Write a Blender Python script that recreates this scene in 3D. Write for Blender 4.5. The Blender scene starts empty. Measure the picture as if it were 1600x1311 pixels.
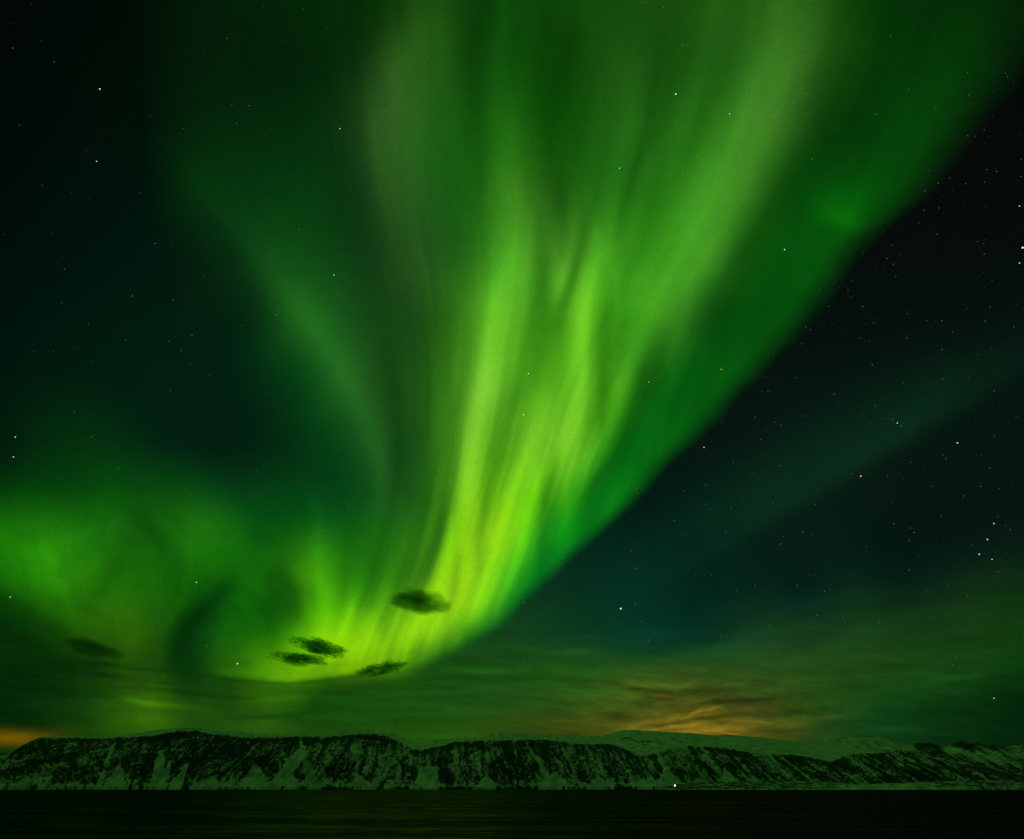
import bpy, math, random
import numpy as np
# ================================================================ camera, world, exposure
scene = bpy.context.scene
COL = scene.collection
CAM_H = 12.0
cam_data = bpy.data.cameras.new('camera'); cam = bpy.data.objects.new('camera', cam_data); COL.objects.link(cam)
cam_data.sensor_width = 36.0; cam_data.lens = 18.0
cam_data.clip_start = 0.5; cam_data.clip_end = 400000.0
cam.location = (0, 0, CAM_H)
cam.rotation_euler = (math.radians(90)+math.atan((1231.0-1311.0/2)/800.0), 0, 0)     # looks along +Y, tilted up at the sky
scene.camera = cam
scene.view_settings.view_transform = 'Standard'; scene.view_settings.look = 'None'
scene.view_settings.exposure = 0.0; scene.view_settings.gamma = 1.0
world = bpy.data.worlds.new('World'); scene.world = world; world.use_nodes = True
world.node_tree.nodes['Background'].inputs[0].default_value = (.0006, .003, .0012, 1)
world.node_tree.nodes['Background'].inputs[1].default_value = 1.0
# polar night, no sun and no moon in the photograph: the aurora and the sky dome are the light
scene.cycles.max_bounces = 6; scene.cycles.diffuse_bounces = 2; scene.cycles.glossy_bounces = 2
scene.cycles.transparent_max_bounces = 24; scene.cycles.volume_bounces = 0
scene.cycles.volume_step_rate = 0.3
scene.cycles.sample_clamp_indirect = 3.0
# ---------------------------------------------------------------- numeric helpers
W0, H0 = 1600.0, 1311.0
FPX = 800.0                                   # focal length in photo pixels (18 mm on 36 mm)
HORIZON = 1231.0
TILT = math.atan((HORIZON - H0/2) / FPX)
_rng = np.random.RandomState(7)
_LAT = _rng.rand(256, 256)
def vnoise(x, y, seed=0):                     # smooth value noise, -1..1
    xi = np.floor(x).astype(int); yi = np.floor(y).astype(int)
    fx = x-xi; fy = y-yi
    fx = fx*fx*fx*(fx*(fx*6-15)+10); fy = fy*fy*fy*(fy*(fy*6-15)+10)
    g = lambda a, b: _LAT[(a+seed*37) & 255, (b+seed*91) & 255]
    v = (g(xi, yi)*(1-fx)+g(xi+1, yi)*fx)*(1-fy)+(g(xi, yi+1)*(1-fx)+g(xi+1, yi+1)*fx)*fy
    return v*2-1
def fbm(x, y, seed=0, octs=4, gain=.5):
    s = 0; a = 1.; t = 0
    for k in range(octs):
        s = s+a*vnoise(x*2**k+k*17.3, y*2**k+k*9.1, seed+k); t += a; a *= gain
    return s/t*1.4
def sst(a, b, x):
    t = np.clip((x-a)/(b-a), 0, 1); return t*t*(3-2*t)
def lin(c):
    c = np.clip(np.asarray(c, float)/255, 0, None)
    return np.where(c <= .04045, c/12.92, ((c+.055)/1.055)**2.4)
def rbf(pts, c=70.):                          # smooth colour field through sparse anchors
    P = np.array([p[:2] for p in pts], float); V = np.array([p[2:] for p in pts], float)
    ph = lambda A: np.sqrt(((A[:, None, :]-P[None])**2).sum(2)+c*c)
    K = ph(P)-np.eye(len(P))*6.0
    m = V.mean(0); w = np.linalg.solve(K, V-m)
    def f(x, y):
        sh = x.shape; A = np.stack([x.ravel(), y.ravel()], 1); o = np.empty((len(A), V.shape[1]))
        for i in range(0, len(A), 20000): o[i:i+20000] = ph(A[i:i+20000]) @ w + m
        return np.clip(o, 0, 255).reshape(sh+(V.shape[1],))
    return f
def curve(t, ts, vs, sig=30.):                # smoothed piecewise-linear curve
    g = np.arange(-300, 1700, 4.0); v = np.interp(g, ts, vs)
    k = np.arange(-int(3*sig/4)-1, int(3*sig/4)+2)*4.0; w = np.exp(-(k/sig)**2/2); w /= w.sum()
    v = np.convolve(np.pad(v, len(k)//2, mode='edge'), w, 'valid')
    return np.interp(t, g, v)
def ridge(x, y, pts):                         # pts: (y, x, width left, width right, gain), ordered by y
    p = np.array(sorted(pts), float)
    xc, wl, wr, a = (curve(y, p[:, 0], p[:, k], 16) for k in (1, 2, 3, 4))
    a = a*sst(p[0, 0]-60, p[0, 0], y)*(1-sst(p[-1, 0], p[-1, 0]+60, y))
    d = x-xc
    return a*np.exp(-(d/np.where(d < 0, wl, wr))**2)
def blob(x, y, cx, cy, rx, ry, rot=0, p=1.0):
    c, s = math.cos(math.radians(rot)), math.sin(math.radians(rot))
    u = (x-cx)*c+(y-cy)*s; v = -(x-cx)*s+(y-cy)*c
    return np.exp(-((u/rx)**2+(v/ry)**2)**p)
# ---------------------------------------------------------------- night sky without aurora (anchors in sRGB)
NIGHT = [
 (0,0,2,7,4),(300,0,1,12,5),(0,150,1,8,5),(0,300,1,11,8),(200,150,1,14,6),(150,300,1,16,10),(0,500,1,18,11),(200,450,2,22,14),
 (0,650,1,22,12),(200,620,2,28,16),(350,600,3,30,19),(400,720,2,28,18),(0,900,2,20,6),(300,900,2,22,8),(500,900,2,24,10),
 (600,300,2,20,8),(900,300,2,18,8),(700,600,3,20,12),(600,0,2,12,4),(900,0,2,10,3),(1300,0,1,8,3),(1600,0,1,8,3),
 (1600,130,1,5,5),(1600,250,2,6,7),(1500,350,2,7,8),(1350,450,2,9,9),(1600,450,2,10,11),(1500,550,2,14,13),(1250,550,2,12,10),
 (1150,660,3,16,14),(1300,640,2,18,14),(1450,620,2,17,15),(1600,600,2,17,14),(1600,720,2,16,14),(1500,700,2,17,16),(1250,700,3,22,19),
 (1000,780,4,24,20),(1100,800,4,28,25),(1400,760,3,18,18),(1250,850,4,24,25),(1600,820,3,18,18),(1500,860,3,20,18),
 (900,880,5,38,26),(1000,880,5,38,30),(1100,900,4,32,30),(1250,920,4,28,28),(1400,900,4,26,22),(1600,900,12,38,16),
 (800,960,14,54,26),(900,980,12,50,28),(1000,960,6,46,36),(1100,980,5,40,32),(1200,960,14,44,24),(1350,950,17,48,22),(1500,950,18,48,18),(1600,960,16,50,14),
 (750,1015,22,66,22),(850,1020,26,66,24),(1000,1015,12,54,30),(1100,1010,16,54,30),(1200,1010,28,62,28),(1350,1010,26,60,22),(1500,1020,20,56,18),(1600,1020,12,48,14),
 (0,1000,6,38,6),(120,1000,8,45,6),(300,1040,8,52,10),(450,1040,14,55,8),(600,1060,24,66,12),
 (0,1060,5,36,8),(150,1060,10,44,7),(300,1075,12,50,8),(450,1075,24,64,8),
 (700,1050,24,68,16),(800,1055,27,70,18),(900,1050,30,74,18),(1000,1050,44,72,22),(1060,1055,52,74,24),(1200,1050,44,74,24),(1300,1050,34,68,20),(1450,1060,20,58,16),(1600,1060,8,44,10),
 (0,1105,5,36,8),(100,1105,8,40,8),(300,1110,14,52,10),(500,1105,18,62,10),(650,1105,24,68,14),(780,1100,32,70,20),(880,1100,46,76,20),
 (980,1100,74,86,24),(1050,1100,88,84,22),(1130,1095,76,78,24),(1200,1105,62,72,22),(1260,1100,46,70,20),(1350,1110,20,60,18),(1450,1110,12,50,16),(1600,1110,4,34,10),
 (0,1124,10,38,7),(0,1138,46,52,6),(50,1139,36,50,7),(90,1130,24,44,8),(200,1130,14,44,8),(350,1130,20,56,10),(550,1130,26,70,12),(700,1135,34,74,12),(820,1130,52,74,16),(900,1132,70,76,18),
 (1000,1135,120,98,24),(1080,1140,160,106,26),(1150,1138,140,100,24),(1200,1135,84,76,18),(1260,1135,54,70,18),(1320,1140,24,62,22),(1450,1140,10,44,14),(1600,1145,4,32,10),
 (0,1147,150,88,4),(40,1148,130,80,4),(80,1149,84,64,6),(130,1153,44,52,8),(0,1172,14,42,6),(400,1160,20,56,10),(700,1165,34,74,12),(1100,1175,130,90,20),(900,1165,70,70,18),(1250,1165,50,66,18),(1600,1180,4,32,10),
 (0,1250,20,45,6),(800,1250,30,60,14),(1600,1250,4,32,10)]
# ---------------------------------------------------------------- total colour where the aurora shines (continued past its sharp edge)
GLOW = [
 (0,0,2,7,4),(100,0,2,11,5),(200,0,2,17,6),(300,0,2,22,7),(400,0,2,28,7),(480,0,2,34,6),(540,0,4,42,6),(600,0,12,58,8),(660,0,28,74,14),(720,0,16,68,10),(800,0,12,66,8),(900,0,18,74,10),(1000,0,24,80,12),(1100,0,32,88,16),(1170,0,42,102,22),(1240,0,44,102,24),(1300,0,28,82,14),(1380,0,6,62,4),(1450,0,2,56,2),(1550,0,2,50,2),(1650,0,2,46,2),
 (0,100,1,8,5),(100,100,1,13,7),(200,100,1,18,7),(300,100,2,24,8),(400,100,2,27,7),(500,100,3,33,8),(550,100,10,44,12),(590,100,30,70,20),(640,100,36,80,22),(700,100,26,82,16),(780,100,16,76,10),(880,100,14,72,8),(960,100,28,84,16),(1040,100,28,88,16),(1120,100,34,96,20),(1200,100,54,118,30),(1260,100,50,104,28),(1320,100,24,78,14),(1400,100,2,64,2),(1480,100,0,66,0),(1560,100,0,60,0),
 (0,200,1,10,7),(100,200,1,13,9),(200,200,1,18,9),(300,200,2,30,8),(400,200,3,36,10),(500,200,5,42,12),(550,200,16,52,16),(590,200,38,76,26),(650,200,34,88,22),(720,200,24,94,16),(800,200,30,98,16),(880,200,16,86,8),(960,200,34,98,20),(1040,200,32,102,18),(1110,200,46,120,24),(1180,200,62,132,34),(1240,200,48,104,28),(1290,200,16,74,12),(1360,200,2,70,2),(1430,200,0,78,0),(1520,200,0,66,0),
 (0,300,1,11,9),(150,300,1,16,11),(230,300,1,22,10),(300,300,3,42,10),(400,300,4,48,14),(500,300,6,52,14),(560,300,14,56,18),(600,300,34,74,26),(660,300,32,86,24),(730,300,22,98,16),(800,300,58,126,26),(860,300,38,100,20),(930,300,38,112,20),(1000,300,32,108,18),(1070,300,56,140,28),(1140,300,64,146,34),(1190,300,50,116,28),(1240,300,12,84,10),(1310,300,3,100,3),(1400,300,0,82,2),(1500,300,0,70,2),
 (0,400,1,13,10),(150,400,2,18,12),(300,400,3,25,15),(370,400,6,44,16),(420,400,14,66,18),(500,400,12,64,18),(580,400,18,62,20),(640,400,34,76,26),(700,400,32,92,22),(760,400,52,130,28),(810,400,76,162,32),(870,400,70,140,36),(930,400,72,160,30),(1000,400,54,144,24),(1060,400,62,156,28),(1110,400,70,154,38),(1150,400,44,112,26),(1200,400,6,90,8),(1260,400,0,96,8),(1350,400,0,80,8),
 (0,500,1,18,11),(150,500,2,23,14),(300,500,4,28,18),(400,500,4,38,20),(450,500,24,86,22),(500,500,26,88,24),(570,500,22,76,26),(640,500,34,84,26),(700,500,48,116,26),(760,500,102,192,38),(810,500,110,200,40),(860,500,80,176,32),(910,500,122,210,40),(960,500,70,176,28),(1020,500,82,180,36),(1060,500,70,150,38),(1110,500,20,96,22),(1170,500,2,86,12),(1240,500,0,88,12),
 (0,600,1,27,12),(150,600,2,34,17),(300,600,3,33,21),(400,600,2,44,24),(470,600,4,66,24),(530,600,34,100,28),(580,600,28,82,28),(640,600,38,94,28),(700,600,66,140,28),(750,600,134,212,56),(810,600,118,208,42),(860,600,112,206,36),(920,600,112,204,38),(970,600,90,186,40),(1010,600,30,118,26),(1060,600,10,104,18),(1120,600,2,104,12),(1200,600,0,100,12),
 (0,700,1,34,12),(80,690,2,50,14),(160,690,2,52,14),(250,700,2,42,18),(330,700,2,36,22),(420,700,2,44,26),(500,700,3,62,26),(560,700,18,80,26),(600,700,36,92,32),(640,700,28,88,28),(690,700,62,134,26),(735,700,132,208,46),(790,700,122,208,36),(850,700,128,214,40),(900,700,134,218,46),(940,700,56,160,26),(980,700,8,118,12),(1040,700,2,118,10),(1120,700,0,110,10),
 (0,765,3,58,10),(100,755,4,64,12),(200,745,7,70,12),(280,745,6,66,16),(350,760,4,62,22),(450,760,3,64,22),(540,770,6,70,22),(620,770,32,94,28),(680,770,50,118,22),(720,770,130,206,34),(780,770,124,208,26),(840,770,98,196,20),(880,770,92,190,26),(920,770,18,140,14),(980,770,2,124,10),(1060,770,0,110,10),
 (0,830,26,116,6),(80,830,26,108,8),(160,820,20,96,10),(220,830,18,86,10),(290,830,26,100,10),(350,820,22,98,12),(400,830,8,82,14),(460,830,16,92,16),(530,830,16,92,18),(600,830,32,108,18),(650,830,44,112,20),(690,830,72,156,18),(730,830,140,212,18),(790,830,144,218,16),(840,830,60,176,10),(880,830,12,146,8),(940,830,0,120,8),
 (0,890,22,108,4),(80,890,32,116,6),(160,890,30,110,8),(240,890,22,100,10),(320,890,18,98,6),(400,890,18,96,6),(450,890,32,110,6),(490,890,66,156,8),(540,890,36,124,10),(600,890,44,128,8),(650,890,64,132,14),(690,890,124,200,10),(740,890,150,218,8),(790,890,92,190,6),(830,890,14,140,8),(880,890,0,110,8),
 (0,940,14,72,4),(80,940,30,104,5),(160,940,36,106,6),(240,940,26,98,6),(300,940,16,84,8),(330,940,8,72,14),(380,940,18,96,6),(440,940,18,84,6),(490,940,62,148,8),(550,940,60,150,8),(600,940,78,160,8),(650,940,90,170,8),(700,940,150,214,6),(750,940,132,208,6),(790,940,30,140,8),(850,940,0,110,8),
 (0,990,6,44,5),(80,990,20,72,4),(160,990,38,92,4),(230,985,40,92,4),(270,990,14,70,8),(300,990,8,62,16),(350,990,18,88,8),(430,990,24,98,6),(480,990,82,170,6),(530,990,130,206,6),(590,990,118,196,6),(640,990,152,212,6),(700,990,130,202,6),(740,990,24,118,10),(800,990,4,90,16),
 (0,1030,6,38,6),(100,1030,14,54,5),(200,1030,30,76,5),(250,1030,22,66,8),(290,1030,10,60,16),(350,1030,32,96,6),(420,1030,72,148,5),(480,1030,116,188,5),(540,1030,142,206,5),(600,1030,124,190,6),(650,1025,70,150,8),(700,1025,20,90,16),
 (0,1070,6,38,7),(100,1070,12,48,7),(200,1070,28,70,5),(300,1070,20,64,10),(380,1065,48,104,5),(450,1062,84,146,5),(520,1062,50,106,6),(600,1070,26,78,8),(700,1070,24,70,14),
 (0,1105,5,38,8),(120,1105,14,52,6),(190,1098,36,84,4),(250,1100,52,100,3),(320,1105,32,78,6),(400,1105,50,104,4),(470,1100,42,98,5),(540,1105,28,80,8),(650,1110,24,70,12),
 (0,1170,14,42,6),(300,1160,16,54,10),(550,1160,28,72,10),(750,1170,34,72,12),(0,1250,20,45,6),(800,1250,30,60,14)]
EDGE = np.array([(-150,1760,80),(0,1640,75),(60,1600,66),(150,1535,60),(220,1480,52),(290,1430,44),(345,1378,34),(400,1318,32),(470,1268,34),(550,1200,32),(620,1130,28),(690,1068,26),(750,1002,24),(800,960,20),(850,905,18),(900,850,18),(950,800,18),(985,765,20),(1010,722,24),(1030,680,26),(1050,640,30),(1100,600,40)], float)
def low_stretch(y): return y+1.6*np.maximum(y-1000, 0)+.8*np.maximum(y-1110, 0)   # layers near the horizon are thin
GLOW = [(a, b, *((r+3, g+8, q+2) if (240 < a < 560 and b < 520) else (r, g, q))) for a, b, r, g, q in GLOW]
NIGHT = [(a, b, *((r+4, g+4, q+3) if (a > 1100 and b < 900) else (r, g, q))) for a, b, r, g, q in NIGHT]
_fn, _fg = rbf([(a, float(low_stretch(b)), *r) for a, b, *r in NIGHT], 40), rbf(GLOW, 45)
def night(x, y):
    c = _fn(x, low_stretch(y)); c[..., 1] *= 1.08; c[..., 2] = np.minimum(c[..., 2], (.52+.14*sst(750, 1000, x))*c[..., 1]+1); c = lin(c)
    # thin veils and wisps of the low cloud, orange town glow painted into their colour
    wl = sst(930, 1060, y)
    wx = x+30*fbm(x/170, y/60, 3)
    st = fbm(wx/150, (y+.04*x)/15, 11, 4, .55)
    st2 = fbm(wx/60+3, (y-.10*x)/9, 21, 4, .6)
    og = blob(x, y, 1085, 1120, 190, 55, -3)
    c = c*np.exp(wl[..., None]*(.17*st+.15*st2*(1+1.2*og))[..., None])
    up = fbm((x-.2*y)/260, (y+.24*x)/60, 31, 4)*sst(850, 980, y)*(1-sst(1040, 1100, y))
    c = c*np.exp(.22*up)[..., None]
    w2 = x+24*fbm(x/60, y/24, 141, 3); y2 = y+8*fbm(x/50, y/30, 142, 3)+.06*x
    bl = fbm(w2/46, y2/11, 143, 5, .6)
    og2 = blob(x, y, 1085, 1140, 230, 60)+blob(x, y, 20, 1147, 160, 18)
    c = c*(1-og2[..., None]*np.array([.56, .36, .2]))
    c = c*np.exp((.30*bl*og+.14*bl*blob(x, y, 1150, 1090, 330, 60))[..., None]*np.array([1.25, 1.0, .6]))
    def wisp(cx, cy, rx, ry, rot, g, tint=(0, 0, 0)):
        nonlocal c
        n = .75+.45*fbm(x/26+cx, y/7+cy, 41, 3)
        b = blob(x, y, cx, cy, rx, ry, rot, 1.3)*n
        c = c*np.exp(g*b)[..., None]+np.array(tint)*b[..., None]
    for a in [(1012,1078,34,4,4,-.6),(1037,1091,34,4,4,-.6),(1100,1081,50,7,-2,-.5),(1160,1095,60,4,-4,-.55),(1112,1121,36,3.6,-4,-.9),(1053,1131,24,3,-6,-.7),(1140,1128,40,3,6,-.3),
              (1060,1128,26,4,-8,-.6),(960,1118,34,7,12,-.4),(1010,1066,60,5,10,.3),(900,1064,70,5,4,-.25),(820,1012,40,6,8,.25),(930,1025,50,8,6,.22),
              (890,1018,36,5,-4,.25),(1130,1030,80,9,-8,-.12),(1290,1118,60,6,-6,.3),(1240,1128,50,6,-3,.28),(1330,1112,36,4,-8,.2),(1190,1132,40,6,8,.3),
              (1500,1058,46,5,-6,.35),(1410,1140,60,4,-2,.3),(740,1048,70,5,4,.25),(760,1056,90,4,-3,-.22),(690,1075,60,6,4,-.25),(560,1085,60,4,5,-.2),
              (455,1112,34,3,5,-.35),(430,1060,60,4,5,-.2),(640,1062,60,4,-4,-.25),(1460,1005,120,8,-9,-.12),(1230,985,90,10,-14,.2),(1440,960,150,12,-10,.18),
              (1150,1000,40,14,-30,.16),(1280,940,90,9,-16,.16),(1550,905,80,10,-8,.18),(1190,1047,60,5,-4,-.15),(1250,1076,60,6,-3,.18),(1110,1090,30,4,-16,.25),
              (1080,1146,60,5,3,.35),(1130,1140,50,5,6,.35),(1040,1136,60,5,-4,.3),(985,1140,34,5,-24,.35),(30,1146,70,7,4,.25),(60,1131,80,4,3,-.3)]: wisp(*a)
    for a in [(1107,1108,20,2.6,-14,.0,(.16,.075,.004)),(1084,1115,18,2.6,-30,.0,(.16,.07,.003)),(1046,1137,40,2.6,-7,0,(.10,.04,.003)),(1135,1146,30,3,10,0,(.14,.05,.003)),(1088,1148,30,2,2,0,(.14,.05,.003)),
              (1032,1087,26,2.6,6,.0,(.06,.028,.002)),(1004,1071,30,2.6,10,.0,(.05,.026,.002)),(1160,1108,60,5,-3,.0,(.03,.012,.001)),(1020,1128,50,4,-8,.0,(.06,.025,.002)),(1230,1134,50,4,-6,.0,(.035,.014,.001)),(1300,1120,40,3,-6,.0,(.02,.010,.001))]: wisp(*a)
    return c
def edge_mask(x, y):
    xe = curve(y, EDGE[:, 0], EDGE[:, 1], 14); w = np.interp(y, EDGE[:, 0], EDGE[:, 2])
    xe = xe+5*fbm(x/60, y/60, 51, 3)+6
    return 1-sst(-w*1.15, w*.85, (x-xe)/1.18)
def glow(x, y):
    """total light where the aurora is, before the sharp lower edge cuts it"""
    c = _fg(x, y); c[..., 0] = np.maximum(c[..., 0], .09*c[..., 1]); c[..., 2] = np.minimum(c[..., 2], (.215-.12*sst(820, 1000, x)*sst(500, 640, y))*c[..., 1]+7); c = lin(c)*.94
    ys = [0,100,200,300,400,500,600,700,800,900,1040]
    xl = curve(y, [0,100,300,500,700,900,1040], [560,565,590,640,640,590,470])
    xr = curve(y, ys, [1235,1210,1180,1140,1090,1030,975,930,850,790,640])
    s0 = (x-xl)/(xr-xl)
    xl = curve(y, [0,100,300,500,700,850,940,1040], [560,565,590,640,645,622,592,545], 40)
    xr = curve(y, [0,100,200,300,400,500,600,700,800,900,1040], [1235,1210,1180,1140,1090,1030,975,930,888,855,800], 40)
    s = (x-xl)/(xr-xl)
    inb = sst(-.25, .1, s0)*(1-sst(1.02, 1.25, s0))*(1-sst(1030, 1062, y))
    wob = .012*fbm(s*3, y/160, 61, 3)
    n1 = fbm((s+wob)*11, y/420, 71, 3, .6); n2 = fbm((s+wob)*30, y/300, 81, 3, .6)
    low = sst(560, 820, y)
    n3 = fbm((s+wob)*62, y/230, 85, 2, .6)
    L = inb*((.15+.09*low)*n1+(.07+.08*low)*n2*(1-.3*s)+(.02+.025*low)*n3-.26*sst(420, 560, y)*(1-.55*sst(860, 960, y)))
    # right-hand dim part: broad, nearly vertical rays
    rd = sst(1.0, 1.25, s0)
    L += rd*(.13*fbm((x-.42*(655-y))/30, y/260, 91, 3, .6)-.12)
    R = [
     # dim plume beyond the dark gap, leaning over at its top
     [(0,688,50,40,.16),(50,664,44,44,.26),(125,604,28,66,.30),(200,584,18,66,.34),(300,598,18,54,.30),(375,618,22,50,.22),(450,640,28,50,.06)],
     [(0,610,60,40,-.22),(60,580,50,30,-.20),(120,545,30,20,-.05)],
     [(60,738,24,22,-.14),(250,752,26,16,-.24),(350,748,22,14,-.16),(430,735,22,14,-.10)],
     [(0,786,18,22,.10),(75,780,16,24,.16),(150,781,16,28,.18),(275,790,18,34,.20),(325,806,22,34,.22),(390,790,22,40,.14)],
     [(60,890,30,26,-.12),(100,888,26,26,-.16),(175,852,22,22,-.18),(250,860,18,18,-.18),(325,878,16,14,-.30),(380,884,14,12,-.18)],
     [(60,960,14,18,.06),(175,988,22,20,.16),(225,970,20,18,.18),(300,955,16,16,.20),(390,946,14,14,.12)],
     [(60,1030,10,12,-.08),(200,1015,12,14,-.18),(275,990,12,12,-.20),(350,970,10,12,-.18),(400,962,10,12,-.12)],
     [(0,1052,16,16,-.10),(120,1045,16,14,-.10),(220,1024,12,12,-.06)],
     [(0,1112,10,10,.08),(120,1096,14,12,.10),(200,1060,12,12,.06)],
     [(0,1150,18,18,-.10),(100,1140,18,18,-.08),(175,1100,16,20,-.10),(300,1055,14,18,-.06)],
     [(0,1230,50,40,.0),(100,1190,45,50,.10),(175,1158,40,44,.12),(250,1126,36,40,.12),(350,1084,40,34,.14),(440,1066,40,34,.10)],
     [(120,1300,30,60,-.20),(200,1275,26,60,-.26),(310,1212,24,50,-.28),(390,1162,22,40,-.30),(450,1120,18,36,-.28),(520,1085,12,36,-.20),(560,1060,12,30,-.1)],
     # A: first bright ray
     [(330,818,18,34,.05),(412,795,15,36,.20),(462,772,14,40,.32),(538,760,14,34,.42),(593,754,13,26,.50),(663,736,14,24,.46),(713,730,12,22,.46),(788,727,12,18,.44),(830,722,10,14,.22)],
     # N: soft ray beside it, and the thin shade between
     [(540,712,26,20,.04),(638,696,20,14,.14),(693,678,20,16,.18),(738,660,20,18,.18),(840,640,20,18,.10),(900,628,18,16,.0)],
     [(560,732,12,8,-.06),(640,710,9,8,-.16),(720,700,10,10,-.14),(780,696,10,10,-.22),(803,692,10,9,-.50),(838,686,12,9,-.62),(903,664,22,10,-.60),(925,655,24,12,-.40),(950,645,22,12,-.1)],
     # J: duller pocket between A and B
     [(430,850,18,16,-.18),(470,848,22,22,-.34),(520,842,22,24,-.36),(570,836,22,22,-.22),(640,790,22,20,-.20),(700,770,16,14,-.20)],
     [(620,800,18,22,-.10),(690,786,18,16,-.16),(760,762,12,9,-.34),(813,757,8,7,-.42),(850,748,7,6,-.22)],
     # K: small dark and grey threads above
     [(350,848,14,14,-.10),(400,846,14,14,-.24),(440,846,14,14,-.24)],
     [(362,889,12,10,.14),(410,880,12,10,.22),(447,871,10,10,.26),(462,866,10,10,.12)],
     [(360,912,8,8,-.22),(400,903,8,8,-.40),(437,895,9,9,-.50),(477,880,12,10,-.44),(500,872,14,10,-.26)],
     # B: sharp-sided ray
     [(387,934,10,9,.20),(430,925,14,9,.32),(452,918,16,9,.44),(512,910,20,11,.52),(560,911,22,9,.46),(588,911,22,9,.42),(663,904,24,12,.36),(713,894,22,12,.34),(760,887,14,10,.34),(785,884,10,9,.16)],
     # H: wedge of shade right of it
     [(440,952,14,10,-.20),(512,944,14,16,-.40),(560,941,13,16,-.46),(613,942,10,13,-.42),(650,940,8,10,-.24)],
     [(400,980,12,10,-.10),(480,975,12,10,-.14),(540,968,10,8,-.12)],
     # C and L: right border of the bright column
     [(480,1030,24,28,.10),(548,994,20,16,.22),(603,972,14,14,.34),(640,962,14,12,.34),(693,940,18,9,.34),(728,912,14,8,.24)],
     [(540,1030,14,24,-.14),(566,1008,10,30,-.28),(600,1002,10,30,-.36),(650,986,10,28,-.34),(703,968,9,24,-.40),(748,930,9,24,-.46),(800,905,14,24,-.20)],
     [(470,1078,12,14,.10),(520,1062,12,12,.16),(552,1048,10,12,.22),(572,1044,10,12,.10)],
     # G: dark pocket inside
     [(700,872,8,8,-.05),(738,866,9,8,-.28),(763,854,9,10,-.50),(800,850,8,12,-.42),(850,845,8,14,-.30)],
     # D, E: the brightest strands
     [(640,850,18,14,.20),(713,828,16,12,.34),(738,810,18,22,.36),(788,795,20,22,.36),(838,776,16,20,.30),(873,771,14,18,.26),(939,745,12,18,.24)],
     [(760,838,14,8,.30),(813,823,10,8,.40),(850,818,10,9,.42),(890,804,10,9,.38),(939,782,10,10,.30),(970,760,12,12,.12)],
     [(850,800,6,6,-.16),(900,786,6,6,-.22),(950,764,7,7,-.16)],
     [(830,790,6,6,-.08),(880,755,6,6,-.20),(930,742,6,6,-.20),(970,725,7,7,-.12)],
     # F and the rays that end above the clouds
     [(838,706,8,10,.34),(888,694,8,12,.50),(928,680,8,14,.46),(960,664,10,14,.30)],
     [(880,732,9,10,.26),(947,722,10,12,.28),(975,700,12,12,.12)],
     [(890,714,6,6,-.14),(925,710,7,7,-.28),(960,696,7,7,-.18)],
     [(945,662,8,10,.16),(965,654,9,10,.40),(990,643,10,12,.34),(1012,630,12,14,.10)],
     [(950,694,8,10,.24),(975,686,9,12,.32),(992,676,10,12,.14)],
     [(935,552,8,8,.06),(970,548,8,9,.36),(997,536,9,11,.40),(1020,528,10,14,.14)],
     [(960,590,10,10,.06),(992,582,11,12,.22),(1015,574,12,14,.10)],
     [(900,585,20,16,-.20),(940,578,20,18,-.24),(975,600,14,14,-.16)],
     [(905,628,18,14,-.10),(950,615,14,14,-.14),(985,606,9,9,-.16)],
     # left arc: crisp below and to the left, long fade above
     [(240,246,16,70,.10),(300,314,16,60,.14),(360,372,18,46,.20),(430,428,26,40,.22),(520,498,26,36,.30),(600,548,24,30,.32),(680,580,22,22,.30),(740,598,18,15,.30),(790,602,15,13,.20),(830,600,15,13,.0)],
     [(560,600,20,24,-.06),(640,626,24,26,-.12),(760,636,16,22,-.12)],
     [(420,366,22,14,-.10),(520,436,26,16,-.10),(600,484,26,16,-.06)],
     # lower left folds
     [(895,372,18,22,-.06),(920,350,20,20,-.36),(950,322,22,20,-.56),(972,290,24,24,-.56),(1002,279,22,24,-.52),(1030,281,22,30,-.42),(1059,285,22,36,-.30)],
     [(930,292,10,10,.10),(954,276,9,9,.24),(976,258,9,9,.26),(1000,252,10,10,.12)],
     [(785,196,22,24,-.05),(807,212,18,20,-.20),(830,236,18,18,-.26),(852,256,18,16,-.24),(885,268,20,20,-.16)],
     [(775,318,28,44,.05),(834,318,36,44,.26),(860,316,36,50,.18),(890,300,30,30,.04)],
     [(850,203,20,18,-.10),(875,186,18,16,-.18),(920,160,18,16,-.20),(955,140,16,16,-.12)],
     [(810,195,30,20,.10),(835,150,50,50,.22),(870,70,70,70,.24),(900,60,60,70,.20)],
     [(950,205,30,28,.10),(1000,210,34,30,.16),(1030,212,34,26,.10)],
     [(870,438,26,20,-.08),(890,442,30,14,-.22),(927,462,50,11,-.46),(955,466,50,10,-.46),(980,456,40,12,-.28),(1000,440,30,14,-.10)],
     [(800,492,14,22,.10),(852,498,12,20,.26),(890,494,12,22,.26),(927,508,10,18,.34),(960,502,10,18,.26),(990,492,12,16,.12)],
     [(850,545,14,14,-.08),(930,538,12,12,-.18),(965,525,10,10,-.14)],
     [(940,400,30,30,.06),(980,350,24,40,.12),(1010,345,24,40,.10)],
    ]
    for r in R: L += ridge(x, y, r)
    ll = sst(700, 840, y)*(1-sst(440, 620, x))
    sx_ = x+46*fbm(x/110, y/90, 151, 3); sy_ = y+34*fbm(x/100, y/80, 152, 3)
    L += ll*(.12+.17*fbm(sx_/85, sy_/62, 101, 4, .55)+.08*fbm((sx_-.3*y)/22, sy_/80, 102, 3))
    L += .12*fbm((x+20*fbm(x/90, y/40, 5))/110, (y+.02*x)/12, 111, 4)*sst(985, 1060, y)
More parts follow.
